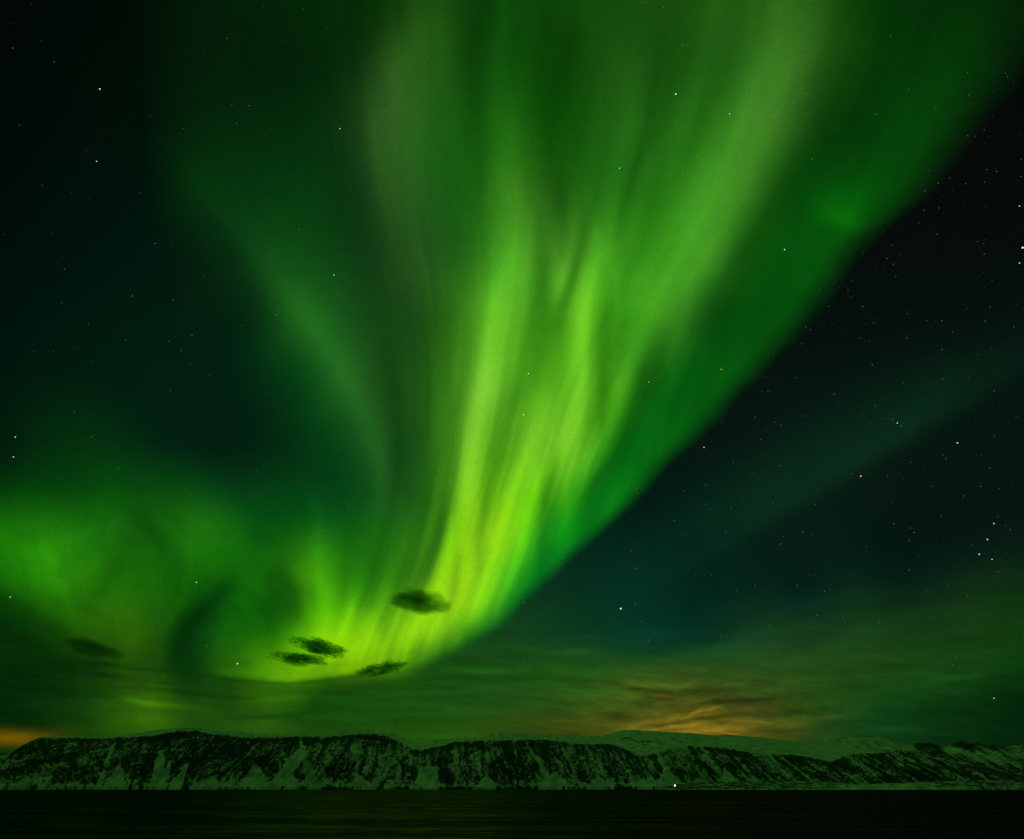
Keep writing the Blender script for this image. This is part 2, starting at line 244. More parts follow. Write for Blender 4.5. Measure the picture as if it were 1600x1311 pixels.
    L += .07*fbm(x/40, (y)/20, 121, 3)*sst(930, 1000, y)*(1-sst(480,620,x))
    L += .28*blob(x, y, 978, 785, 46, 26, -42)+.20*inb*sst(760, 860, y)-.16*inb*sst(420, 520, y)*(1-sst(640, 780, y))-.10*sst(1.02, 1.2, s0)*(1-sst(700,800,y))-.12*blob(x, y, 935, 775, 16, 40, 10)+.16*blob(x, y, 880, 850, 16, 40, 20)
    L += .07*fbm(x/16+y/60, y/120, 161, 3)*sst(1.0, 1.2, s0)*sst(600, 700, y)
    # a small fold that stands on the lower edge
    L += .28*blob(x, y, 1318, 342, 34, 15, 24)+.30*blob(x, y, 1305, 326, 60, 34, 20)-.22*blob(x, y, 1290, 268, 90, 40, -40)-.25*blob(x,y,1345,385,40,22,-30)
    yl = np.interp(x, [300, 349, 400, 450, 499, 555, 600, 640], [1052, 1059, 1064, 1068, 1063, 1055, 1050, 1046])
    wl_ = sst(310, 360, x)*(1-sst(560, 640, x))
    L += -.75*wl_*np.exp(-((y-yl-1)/3.2)**2)-.55*wl_*sst(0, 8, y-yl)*(1-sst(40, 90, y-yl))+.25*wl_*np.exp(-((y-yl+9)/7)**2)
    L += -.9*blob(x, y, 138, 1036, 60, 3.2, 3)-.7*blob(x, y, 150, 1054, 40, 3, 4)-.5*blob(x, y, 220, 1046, 40, 2.6, 3)-.4*blob(x, y, 60, 1042, 60, 3, 0)-.4*blob(x, y, 250, 1078, 60, 3, 4)-.3*blob(x, y, 120, 1085, 70, 4, 2)-.35*blob(x, y, 340, 1088, 60, 3, 3)-.3*blob(x, y, 420, 1120, 70, 3.5, -2)-.25*blob(x, y, 560, 1098, 70, 3, 3)-.6*sst(-12, 26, y-np.interp(x, [0, 40, 80, 150, 220], [915, 935, 962, 1004, 1060]))*(1-sst(120, 230, x))*(1-sst(1040,1090,y))*.6-.35*blob(x, y, 256, 1068, 14, 2, 4)+.55*blob(x, y, 222, 1097, 34, 5, 10)+.40*blob(x, y, 275, 1103, 34, 4, 6)
    L += -.2*blob(x, y, 520, 1082, 80, 5, 3)+.2*blob(x, y, 440, 1092, 60, 4, -4)
    L = np.clip(L, -1.3, 1.1)
    c = c*np.exp((1.0*L-.02)[..., None]*np.where((L < 0)[..., None], np.array([1.5, 1.0, 1.25]), np.array([1.1, 1.0, 1.0])))
    g = c[..., 1:2]; k = .42                                # the glow saturates softly
    g2 = np.where(g > k, k+(.84-k)*(1-np.exp(-np.clip(g-k, 0, None)/(.84-k))), g)
    return c*(g2/np.maximum(g, 1e-6))
def split(x, y):
    """night light and the light each aurora adds on top of it"""
    n = night(x, y); g = glow(x, y)
    add = np.clip(g-n, 0, None)*edge_mask(x, y)[..., None]
    # faint teal band on the right
    d = (x-1100)*.514+(y-858)*.857; t = (x-1100)*.857-(y-858)*.514
    bnd = np.exp(-(np.where(d > 0, d/24, d/75))**2)*sst(-220, 160, t)*(1-.7*sst(300, 640, t))*(1+.35*fbm(t/110, d/60, 131))
    teal = bnd[..., None]*lin((4, 33, 15))*.9
    wb = sst(-60, 60, (x-np.interp(y, [0,400,700,850,1100], [520,590,635,560,470])))
    wl = (1-wb)*sst(-70, 70, y-(720-.0*x)); wa = (1-wb)-wl
    return n, add*wb[..., None], add*wa[..., None], add*wl[..., None], teal
# ---------------------------------------------------------------- directions and meshes
CT, ST = math.cos(TILT), math.sin(TILT)
def pix_dir(x, y):
    u = (x-W0/2)/FPX; v = (H0/2-y)/FPX
    d = np.stack([u, CT-v*ST, ST+v*CT], -1)
    return d/np.linalg.norm(d, axis=-1, keepdims=True)
def dir_pix(d):
    f = d[..., 1]*CT+d[..., 2]*ST; v = -d[..., 1]*ST+d[..., 2]*CT
    fc = np.maximum(f, .12)
    return W0/2+d[..., 0]/fc*FPX, H0/2-v/fc*FPX, f
EYE = np.array([0, 0, CAM_H])
def tag(o, label=None, cat=None, group=None, kind=None):
    if label: o['label'] = label
    if cat: o['category'] = cat
    if group: o['group'] = group
    if kind: o['kind'] = kind
    return o
def grid_mesh(name, P, mat, keep=None, attrs=None, parent=None, smooth=True, flip=False, uv=None):
    """P: rows x cols x 3 grid of points; keep: mask of the quads to keep"""
    r, c = P.shape[:2]
    idx = np.arange(r*c).reshape(r, c)
    q = np.stack([idx[:-1, :-1], idx[:-1, 1:], idx[1:, 1:], idx[1:, :-1]], -1)
    q = q[keep] if keep is not None else q.reshape(-1, 4)
    if flip: q = q[:, ::-1]
    used = np.zeros(r*c, bool); used[q.ravel()] = True
    mp = np.cumsum(used)-1; q = mp[q]
    pts = P.reshape(-1, 3)[used]
    me = bpy.data.meshes.new(name)
    me.vertices.add(len(pts)); me.vertices.foreach_set('co', pts.astype(np.float32).ravel())
    me.loops.add(q.size); me.loops.foreach_set('vertex_index', q.astype(np.int32).ravel())
    me.polygons.add(len(q)); me.polygons.foreach_set('loop_start', np.arange(0, q.size, 4, dtype=np.int32))
    me.polygons.foreach_set('use_smooth', np.full(len(q), smooth))
    me.update(calc_edges=True)
    for n, a in (attrs or {}).items():
        a = a.reshape(r*c, -1)[used]
        if a.shape[1] == 3:
            t = me.attributes.new(n, 'FLOAT_VECTOR', 'POINT'); t.data.foreach_set('vector', a.astype(np.float32).ravel())
        else:
            t = me.attributes.new(n, 'FLOAT', 'POINT'); t.data.foreach_set('value', a.astype(np.float32).ravel())
    me.materials.append(mat)
    o = bpy.data.objects.new(name, me); COL.objects.link(o); o.parent = parent
    return o
class NT:
    def __init__(self, name):
        self.m = bpy.data.materials.new(name); self.m.use_nodes = True
        self.t = self.m.node_tree; self.t.nodes.clear()
        self.out = self.t.nodes.new('ShaderNodeOutputMaterial')
    def n(self, typ, ins=None, **kw):
        nd = self.t.nodes.new(typ)
        for k, v in kw.items(): setattr(nd, k, v)
        for k, v in (ins or {}).items():
            if isinstance(v, bpy.types.NodeSocket): self.t.links.new(v, nd.inputs[k])
            else: nd.inputs[k].default_value = v
        return nd
    def math(self, op, a, b=0.0, c=0.0, clamp=False):
        return self.n('ShaderNodeMath', {0: a, 1: b, 2: c}, operation=op, use_clamp=clamp).outputs[0]
    def link(self, a, b): self.t.links.new(a, b)
    def ramp(self, x, a, b):
        return self.n('ShaderNodeMapRange', {0: x, 1: a, 2: b, 3: 0.0, 4: 1.0}, interpolation_type='SMOOTHSTEP').outputs[0]
# ================================================================ sky dome
def sky_material(name, additive):
    k = NT(name)
    a = k.n('ShaderNodeAttribute', attribute_name='light').outputs['Vector']
    geo = k.n('ShaderNodeNewGeometry').outputs['Position']
    nrm = k.n('ShaderNodeVectorMath', {0: geo}, operation='NORMALIZE').outputs[0]
    nz = k.n('ShaderNodeTexNoise', {'Vector': nrm, 'Scale': 420.0, 'Detail': 1.0, 'Roughness': .6})
    # faint mottling of the air glow
    f = k.math('MULTIPLY_ADD', nz.outputs['Fac'], .36, .82)
    nz2 = k.n('ShaderNodeTexNoise', {'Vector': nrm, 'Scale': 46.0, 'Detail': 3.0, 'Roughness': .5})
    f = k.math('MULTIPLY', f, k.math('MULTIPLY_ADD', nz2.outputs['Fac'], .16, .92))
    v = k.n('ShaderNodeVectorMath', {0: a, 'Scale': f}, operation='SCALE').outputs[0]
    e = k.n('ShaderNodeEmission', {'Color': v, 'Strength': 1.0}).outputs[0]
    if additive:
        tr = k.n('ShaderNodeBsdfTransparent', {'Color': (1, 1, 1, 1)}).outputs[0]
        e = k.n('ShaderNodeAddShader', {0: e, 1: tr}).outputs[0]
    k.link(e, k.out.inputs['Surface'])
    k.m.cycles.emission_sampling = 'NONE'
    return k.m
M_SKY = sky_material('night_air', False)
M_AUR = sky_material('aurora_light', True)
R_SKY = 150000.0
az = np.radians(np.concatenate([np.arange(-180, -62, 4.0), np.arange(-62, 62, .13), np.arange(62, 180.1, 4.0)]))
el = np.radians(np.concatenate([np.arange(-4, -.5, 1.0), np.arange(-.5, 1.5, .2), np.arange(1.5, 9, .065), np.arange(9, 16, .13), np.arange(16, 30, .3), np.arange(30, 90.1, 1.5)]))
AZ, EL = np.meshgrid(az, el)
D = np.stack([np.sin(AZ)*np.cos(EL), np.cos(AZ)*np.cos(EL), np.sin(EL)], -1)
X, Y, F = dir_pix(D)
infr = sst(.10, .30, F)*(1-sst(200, 900, np.abs(X-800)-800))*(1-sst(100, 700, -Y))
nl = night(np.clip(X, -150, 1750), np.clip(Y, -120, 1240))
BACK = np.array([.026, .122, .019])                        # unseen glow overhead and behind the camera, added to light the snow
back = BACK*((.25+.75*np.sin(np.clip(EL, 0, 2)))*(1-.45*D[..., 0]))[..., None]  # added glow is stronger to the left, so the right-hand snow stays dimmer
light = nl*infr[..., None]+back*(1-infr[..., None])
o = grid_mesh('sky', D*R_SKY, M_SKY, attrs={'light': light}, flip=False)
tag(o, 'dark teal night sky with low cloud veils glowing orange over the ridge', kind='structure')
# ================================================================ aurora
GS = 3.5
gx = np.arange(-140, 1741, GS); gy = np.arange(-130, 1176, GS)
X, Y = np.meshgrid(gx, gy)
_, a_main, a_arc, a_low, a_teal = split(X, Y)
DIR = pix_dir(X, Y)
def aurora(name, light, dist, label, thr=.0016):
    m = light.max(-1)
    k = np.clip(1-thr/np.maximum(m, 1e-6), 0, 1)[..., None]
    light = light*k
    on = m > thr
    keep = on[:-1, :-1] | on[1:, :-1] | on[:-1, 1:] | on[1:, 1:]
    o = grid_mesh(name, DIR*dist[..., None]+EYE, M_AUR, keep=keep, attrs={'light': light})
    return tag(o, label, 'aurora', 'aurora curtains over the fjord')
# each curtain stands at its own distance and is pleated; the part overhead is nearer than the part by the horizon
base = 78000+22000*sst(300, 1050, Y)
aurora('aurora_curtain', a_main, base+2500*fbm(X/70, Y/500, 201, 3), 'brightest yellow green aurora band fanning upward from the ridge to the top of the sky')
aurora('aurora_curtain', a_arc, base+15000+2500*fbm(X/90, Y/300, 202, 3), 'dim green aurora arc curving down through the dark sky beside the bright band')
aurora('aurora_curtain', a_low, base+22000+3000*fbm(X/120, Y/120, 203, 3), 'low billowing green aurora folds just above the rocky end of the ridge')
aurora('aurora_curtain', a_teal, base+30000+1500*fbm(X/120, Y/120, 204, 3), 'very faint teal aurora streak slanting through the dark starry sky', .0010)
# ================================================================ mountains
SKYL = [(-200,1196),(-60,1190),(0,1180),(10,1169),(25,1158),(40,1151),(60,1150),(90,1150),(130,1150),(160,1149),(200,1144),(230,1139),(260,1136),(290,1136),(320,1139),(350,1142),(400,1147),(450,1146),(500,1147),(520,1142),(550,1139),(580,1140),(600,1143),(620,1150),(640,1158),(655,1160),(680,1156),(710,1153),(750,1152),(780,1144),(800,1143),(830,1147),(870,1148),(920,1149),(945,1150),(960,1146),(975,1141),(990,1140),(1010,1141),(1050,1143),(1100,1146),(1130,1149),(1145,1147),(1160,1148),(1200,1152),(1240,1156),(1290,1160),(1350,1168),(1410,1176),(1450,1190),(1500,1202),(1560,1212),(1800,1222)]
PEAK = [(-200,1220),(1180,1200),(1260,1168),(1290,1161),(1310,1155),(1340,1151),(1390,1150),(1410,1155),(1425,1163),(1440,1164),(1447,1160),(1456,1161),(1470,1160),(1484,1165),(1498,1163),(1510,1160),(1522,1158),(1533,1162),(1545,1160),(1558,1166),(1570,1163),(1585,1167),(1600,1164),(1650,1160),(1800,1170)]
RIM = [(-200,1200),(-60,1193),(0,1182),(10,1171),(25,1160),(40,1152),(90,1151),(130,1151),(160,1150),(200,1148.5),(230,1146.5),(260,1141),(290,1140),(320,1145),(350,1148),(400,1152),(450,1150),(500,1150.5),(520,1148),(550,1145),(580,1146),(600,1149.5),(620,1157),(640,1168),(652,1172),(662,1170),(690,1165),(710,1159),(750,1157),(800,1156),(850,1155),(880,1158),(900,1162),(960,1163),(975,1168),(990,1176),(1005,1181),(1030,1176),(1060,1166),(1100,1166),(1140,1168),(1170,1174),(1200,1178),(1230,1179),(1260,1181),(1285,1186),(1300,1190),(1330,1180),(1345,1177),(1380,1176),(1410,1172),(1430,1172),(1460,1182),(1500,1190),(1560,1204),(1640,1215),(1800,1222)]
SHORE = [(-200,1229),(0,1228.5),(200,1229),(400,1230.5),(700,1231.3),(900,1230.5),(1000,1230.5),(1030,1231),(1060,1232.4),(1200,1233.2),(1300,1233.5),(1360,1232.6),(1450,1230.5),(1600,1228),(1800,1227)]
def px_elev(x, y):                                        # azimuth and tangent of elevation of a photo pixel
    d = pix_dir(np.asarray(x, float), np.asarray(y, float)); h = np.hypot(d[..., 0], d[..., 1])
    return np.arctan2(d[..., 0], d[..., 1]), d[..., 2]/h
# columns follow photo x at the waterline; rows go from the shore up and inland
cx = np.arange(-200, 1801, 1.15)
caz, _ = px_elev(cx, np.full_like(cx, 1200.))
def tan_at(line, extra=0):
    yy = np.interp(cx, [p[0] for p in line], [p[1] for p in line])+extra
    return px_elev(cx, yy)[1], yy
# the shore is where the water line is seen from the camera height
D0 = 5200+260*fbm(cx/120, cx*0, 301, 3)+500*sst(900, 1500, cx)
def terrain(name, line, foot_y, d_foot, depth, rows, mask_fn, relief, label, mat, back=2200.):
    tt, yt = tan_at(line)
    yt = yt+fbm(cx/9, cx*0, 333, 4)*relief[2]
    tt = px_elev(cx, yt)[1]
    tf, yf = px_elev(cx, foot_y)[1], foot_y
    t = np.linspace(0, 1, rows)[:, None]
    Yp = yf[None]+(yt-yf)[None]*t                         # the photo row this ring shows at
    Xp = np.broadcast_to(cx[None], Yp.shape)
    prof = depth*(.50*t**.8+.50*t**3)                     # talus apron, then steep cliff, then easing to the rim
    m, rel = mask_fn(Xp, Yp, t)
    dist = d_foot[None]+prof+relief[0]*rel*np.sin(np.pi*np.clip(t, 0, 1))**.5*(.35+.65*t)
    tan = px_elev(Xp, Yp)[1]
    z = CAM_H+tan*dist
    z[0] = -2.0
    # behind the rim the ground runs back level so that the ridge is solid from any side
    nb = 14
    tb = np.linspace(0, 1, nb+1)[1:, None]
    db = dist[-1:]+back*tb
    zb = z[-1:]+(db-dist[-1:])*tt[None]*.35-back*.10*tb**2+12*fbm(Xp[:nb]/60, np.broadcast_to(tb*3, (nb, len(cx))), 311)*tb
    dist = np.concatenate([dist, db]); z = np.concatenate([z, zb])
    m = np.concatenate([m, np.broadcast_to(m[-1:], (nb, len(cx)))*(1-sst(0, .12, tb))])
    P = np.stack([np.sin(caz)[None]*dist, np.cos(caz)[None]*dist, z], -1)
    o = grid_mesh(name, P, mat, attrs={'rock': m}, flip=False)
    return tag(o, label, kind='structure')
def cone(x, y, ax, ay, by, w0, w1, lean=0):              # a snow fan: narrow at its apex, wide at its foot
    t = (y-ay)/(by-ay); xc = ax+lean*t; w = w0+(w1-w0)*np.clip(t, 0, 1)**1.3
    wob = 2.0*fbm(x/9, y/9, 401, 2)
    return sst(-.05, .10, t)*(1-sst(w*.75, w*1.15+1, np.abs(x-xc+wob)))
def cliff_mask(x, y, t):
    """how much bare rock (1) or snow (0) the face shows, and its relief"""
    lean = np.interp(x, [0, 150, 250, 420, 600, 800, 1000, 1150, 1300, 1500], [-.5, -.2, .5, .9, .1, -.25, -.45, -.75, -1.1, -1.5])
    u = x+lean*(y-1190)                                   # gullies run down the slope along lines of equal u
    wq = 3.5*fbm(x/22, y/14, 411, 3)
    big = fbm(x/60, y/38, 421, 3)
    gul = fbm((u+wq)/9, y/46, 431, 4, .6)
    mid = fbm((u+wq)/17, y/16, 441, 4, .6)
    fine = fbm((x+wq)/5, y/5, 451, 4, .7)
    rib = fbm((u+wq*.6)/3.6, y/24, 436, 3, .6)
    strat = fbm((x+wq)/34, (y+.20*(x-80)*(x < 200)+wq)/4.5, 461, 3, .6)
    gw = np.interp(x, [0, 180, 300, 480, 560, 1000, 1200, 1600], [.10, .25, .3, .35, .75, .75, 1.0, 1.0])
    r = .20*big+gw*.85*gul+.30*mid+.62*fine+.5*rib*np.interp(x, [0, 400, 520, 1300], [.2, .4, 1, 1])+(1-np.clip(gw, 0, 1))*.40*strat
    bias = np.interp(x, [0, 40, 160, 300, 440, 520, 640, 700, 900, 1100, 1200, 1320, 1420, 1600], [.32, .28, .34, .38, .34, .16, .14, .26, .24, .26, .26, .26, .36, .30])
    r = r+bias
    # aprons of snow at the foot
    ap = np.interp(x, [0, 60, 120, 160, 215, 300, 400, 460, 560, 640, 720, 800, 870, 960, 1040, 1140, 1260, 1320, 1420, 1600],
                      [16, 12, 5, 2, 2, 10, 18, 10, 9, 8, 5, 9, 16, 12, 14, 10, 7, 3, 2, 1])+3*fbm(x/14, x*0+3, 471, 3)
    r = r-(.66-.35*mid-.55*fine)*(1-sst(ap*.3, ap*1.25+2, 1230-y))
    # thin snow line along the very top and a dark lip under it
    top = np.interp(x, [p[0] for p in RIM], [p[1] for p in RIM])
    r = r-.8*(1-sst(1.0, 3.5, y-top))*np.interp(x, [0, 30, 60, 240, 300, 620, 680, 1000], [.0, .0, .6, 1., .8, 1, .2, .2])
    r = r+.35*(1-sst(4, 12, y-top-2))*sst(1.2, 3, y-top)
    for a in [(163,1158,1230,1.5,4,2),(184,1186,1231,.5,20,6),(243,1172,1231,5,11,12),(290,1192,1231,2,11,-6),(262,1188,1231,1,9,0),(338,1212,1232,4,26,-10),(398,1193,1231,3,34,8),
              (446,1188,1230,1,12,16),(486,1197,1231,1,9,10),(470,1165,1185,3,11,-10),(458,1150,1175,2,4,10),(663,1196,1230,6,13,0),(679,1197,1230,5,8,2),(868,1206,1231,3,30,-4),
              (560,1208,1231,1,22,8),(760,1208,1231,1,18,0),(935,1212,1231,1,24,0),(1040,1200,1231,4,28,6),(1130,1200,1229,1,18,16),(822,1158,1200,1,2.0,26),(850,1162,1198,.8,1.8,30),
              (960,1170,1212,.8,2.0,24),(990,1186,1216,.8,2.2,22),(1140,1168,1216,.8,2.2,34),(1165,1176,1216,.8,2.2,34),(1205,1178,1218,.7,2,30),(1225,1180,1216,.7,1.8,32),(1290,1186,1222,.8,2.2,44),
              (1340,1180,1220,.8,2,30),(710,1160,1226,.7,1.6,4),(604,1160,1212,.7,1.6,-10),(590,1165,1205,.7,1.5,2),(575,1168,1206,.7,1.5,-6),(558,1166,1200,.7,1.4,0),(395,1160,1190,.6,1.8,-22),(378,1170,1200,.6,1.8,-26),
              (335,1165,1195,.5,1.6,-24),(1435,1172,1214,.8,2.2,60),(1390,1182,1222,.8,2.4,36)]:
        r = r-((1.15+.6*gul) if a[4] > 3.5 else .6)*cone(x, y, *a)
    for (bx, by, rx, ry, rot, g) in [(262,1146,32,6,-12,.8),(245,1152,26,6,-20,.6),(190,1185,8,24,0,.45),(228,1200,14,22,0,.5),(330,1175,40,18,28,.35),(375,1168,40,16,20,.3),(460,1152,34,5,0,.8),(478,1162,24,6,-16,.5),
              (562,1147,36,6,-6,.3),(60,1170,54,4,4,.5),(70,1188,60,4,-14,.6),(30,1200,30,5,-18,.4),(120,1205,40,10,0,.35),(676,1168,26,7,-12,.7),(668,1178,14,12,0,.4),(700,1208,14,18,0,.6),(640,1202,18,8,-30,.3),(720,1164,40,4,0,.3),(850,1176,24,14,20,.45),
              (1028,1210,8,10,0,.4),(1150,1190,10,22,-35,.5),(1245,1190,8,24,-38,.5),(1300,1200,16,16,-38,.3),(1380,1196,50,10,14,.35),(1440,1208,40,9,10,.5),(1500,1208,30,6,20,.5),(900,1158,40,3,6,.5),(960,1164,20,3,4,.5),
              (1060,1172,36,8,8,-.5),(1030,1184,26,8,0,-.5),(1225,1184,18,6,0,-.3),(640,1166,14,8,20,-.5),(520,1160,14,6,0,-.4),(1560,1200,40,12,10,-.1)]:
        r = r+.75*g*blob(x+3*gul, y+3*fine, bx, by, rx, ry, rot)
    r = r+1.0*sst(1228.2, 1230, y+.8*fbm(x/7, x*0, 491, 3))
    rel = .55*fbm(u/26, y/120, 481, 3)+.35*gul+.25*mid
    return .5+.5*r, rel
def plateau_mask(x, y, t):
    r = np.full_like(x, -1.2)
    # a few rock bands showing through the snow of the upper shelf
    n = fbm(x/14, y/2.2, 501, 3, .6)
    lines = [([975,1000,1020,1045,1070,1095],[1154,1152,1149,1150,1158,1164],.9),([1000,1030,1060,1085,1100],[1158,1158,1161,1165,1168],.8),
             ([1110,1140,1180,1210],[1164,1167,1171,1178],.6),([990,1005,1012],[1155,1160,1168],.7)]
    for xs, ys, g in lines:
        d = np.abs(y-np.interp(x, xs, ys)); w = sst(xs[0]-8, xs[0]+6, x)*(1-sst(xs[-1]-6, xs[-1]+10, x))
        r = r+w*g*1.7*np.exp(-(d/1.2)**2)*np.clip(.55+.9*fbm(x/9, y/6, 505, 3), 0, 1.2)
    u = x-.9*(y-1160)
    r = r+(.9+.9*fbm(u/4, y/7, 506, 3))*(blob(x, y, 1004, 1156, 15, 4, 10)+blob(x, y, 1012, 1165, 6, 5, 0))+n*.45
    r = r+(.75+.9*fbm(u/5, y/5, 507, 3))*.9*(blob(x, y, 1045, 1164, 40, 4, 8)+blob(x, y, 1095, 1170, 40, 3, 8)+.8*blob(x, y, 1040, 1174, 50, 4, 0))
    r = r+.9*blob(x, y, 268, 1139, 30, 3.5, 0)
    return .5+.5*r, .3*fbm(x/80, y/40, 511, 3)
def peak_mask(x, y, t):
    u = x-1.3*(y-1180)
    r = .60*fbm(u/7, y/26, 521, 4, .6)+.5*fbm(x/9, y/6, 531, 4, .6)+.35+.35*fbm(u/3.2, y/20, 536, 3)-.9*(1-sst(1432, 1450, x))
    for b in [(1456,1164,14,4,0,.8),(1476,1166,10,4,20,.5),(1524,1164,16,5,8,1.0),(1548,1162,24,3,14,.9),(1490,1180,30,4,30,.4),(1585,1170,20,4,0,.5),(1500,1172,16,5,0,-.9),(1545,1182,30,6,14,-.9),(1575,1178,30,8,5,-.6),(1590,1200,30,4,5,.2),(1440,1172,8,6,0,-.5)]:
        r = r+b[5]*blob(x, y, *b[:5])
    d = np.abs(y-np.interp(x, [1430, 1460, 1500, 1540], [1172, 1184, 1202, 1216])); r = r+.8*np.exp(-(d/1.6)**2)*(x > 1430)*(x < 1545)
    d = np.abs(y-np.interp(x, [1300, 1335, 1350, 1400], [1172, 1176, 1174, 1172])); r = r+1.4*np.exp(-(d/.9)**2)*(x > 1300)*(x < 1400)
    return .5+.5*r, fbm(u/20, y/60, 541, 3)
def mountain_material():
    k = NT('snow_and_rock')
    a = k.n('ShaderNodeAttribute', attribute_name='rock').outputs['Fac']
    pos = k.n('ShaderNodeNewGeometry').outputs['Position']
    fall = k.n('ShaderNodeMapping', {'Vector': pos, 'Scale': (1.25, .7, .38)}).outputs[0]      # snow lies in streaks down the fall line
    n1 = k.n('ShaderNodeTexNoise', {'Vector': fall, 'Scale': .07, 'Detail': 6.0, 'Roughness': .75}).outputs['Fac']
    n3 = k.n('ShaderNodeTexNoise', {'Vector': pos, 'Scale': .016, 'Detail': 8.0, 'Roughness': .8}).outputs['Fac']
    s = k.math('ADD', k.math('ADD', a, k.math('MULTIPLY_ADD', n1, 2.6, -1.3)), k.math('MULTIPLY_ADD', n3, 1.6, -.8))
    f = k.ramp(s, .36, .66)
    n2 = k.n('ShaderNodeTexNoise', {'Vector': pos, 'Scale': .012, 'Detail': 5.0, 'Roughness': .6}).outputs['Fac']
    rock = k.n('ShaderNodeMix', {0: n2, 6: (.020, .019, .018, 1), 7: (.085, .078, .070, 1)}, data_type='RGBA').outputs[2]
    snow = k.n('ShaderNodeMix', {0: k.ramp(n2, .35, .65), 6: (.50, .51, .51, 1), 7: (.90, .90, .88, 1)}, data_type='RGBA').outputs[2]
    c = k.n('ShaderNodeMix', {0: f, 6: snow, 7: rock}, data_type='RGBA').outputs[2]
    bh = k.n('ShaderNodeTexNoise', {'Vector': pos, 'Scale': .03, 'Detail': 5.0, 'Roughness': .7}).outputs['Fac']
    bp = k.n('ShaderNodeBump', {'Height': bh, 'Distance': 30.0, 'Strength': .6})
    b = k.n('ShaderNodeBsdfPrincipled', {'Base Color': c, 'Roughness': .9, 'Normal': bp.outputs[0]})
    b.inputs['Specular IOR Level'].default_value = .15
    k.link(b.outputs[0], k.out.inputs['Surface']); return k.m
M_MTN = mountain_material()
shore_y = np.interp(cx, [p[0] for p in SHORE], [p[1] for p in SHORE])
terrain('mountain_cliffs', RIM, shore_y-.3, D0, 650, 120, cliff_mask, (90, 0, .8), 'long cliff face of black rock streaked with snow gullies above the water', M_MTN, back=500.)
terrain('snow_plateau', SKYL, np.full_like(cx, 1212.), D0+1500, 1900, 70, plateau_mask, (60, 0, .15), 'smooth rounded snow plateau rising behind the cliff rim', M_MTN, back=3000.)
terrain('distant_peaks', PEAK, np.full_like(cx, 1222.), D0+3600, 1500, 90, peak_mask, (140, 0, .35), 'small rocky snow peaks beyond the far end of the cliffs', M_MTN, back=2500.)
# ================================================================ water
k = NT('sea_water')
pos = k.n('ShaderNodeNewGeometry').outputs['Position']
def wave(scale, sx, seed, det=3.0):
    mp = k.n('ShaderNodeMapping', {'Vector': pos, 'Scale': (scale*sx, scale, scale), 'Location': (seed, seed*.3, 0), 'Rotation': (0, 0, .08)}).outputs[0]
    return k.n('ShaderNodeTexNoise', {'Vector': mp, 'Scale': 1.0, 'Detail': det, 'Roughness': .65})
gust = k.ramp(wave(.0035, .22, 3.1, 5.0).outputs['Fac'], .36, .64)        # wind patches
gust2 = k.ramp(wave(.03, .18, 7.7, 5.0).outputs['Fac'], .38, .66)
chop = k.n('ShaderNodeVectorMath', {0: wave(.11, .40, 1.7, 5.0).outputs['Color'], 1: (.5, .5, .5)}, operation='SUBTRACT').outputs[0]
amp = k.math('MULTIPLY_ADD', gust, .35, k.math('MULTIPLY_ADD', gust2, .9, .45))
tilt = k.n('ShaderNodeVectorMath', {0: chop, 'Scale': amp}, operation='SCALE').outputs[0]
tilt = k.n('ShaderNodeVectorMath', {0: tilt, 1: (1.0, 1.0, 0.0)}, operation='MULTIPLY').outputs[0]
nr = k.n('ShaderNodeVectorMath', {0: tilt, 1: (0, 0, 1)}, operation='ADD').outputs[0]
nr = k.n('ShaderNodeVectorMath', {0: nr}, operation='NORMALIZE').outputs[0]
gl = k.n('ShaderNodeBsdfGlossy', {'Color': (1, 1, 1, 1), 'Roughness': .22, 'Normal': nr}).outputs[0]
df = k.n('ShaderNodeBsdfDiffuse', {'Color': (.002, .004, .002, 1)}).outputs[0]
fr = k.n('ShaderNodeFresnel', {'IOR': 1.33, 'Normal': nr}).outputs[0]
# broken water shows the eye only the near sides of the waves: much less than a mirror would send back
b = k.n('ShaderNodeMixShader', {0: k.math('MULTIPLY', fr, k.math('MULTIPLY_ADD', gust2, .045, .03)), 1: df, 2: gl})
k.link(b.outputs[0], k.out.inputs['Surface']); M_SEA = k.m
rr = np.concatenate([[0.], np.geomspace(30, R_SKY*.995, 60)]); aa = np.radians(np.arange(0, 361, 4.0))
AA, RR = np.meshgrid(aa, rr)
o = grid_mesh('water', np.stack([np.sin(AA)*RR, np.cos(AA)*RR, RR*0], -1), M_SEA, flip=True)
tag(o, 'black fjord water with faint green ripples', kind='structure')
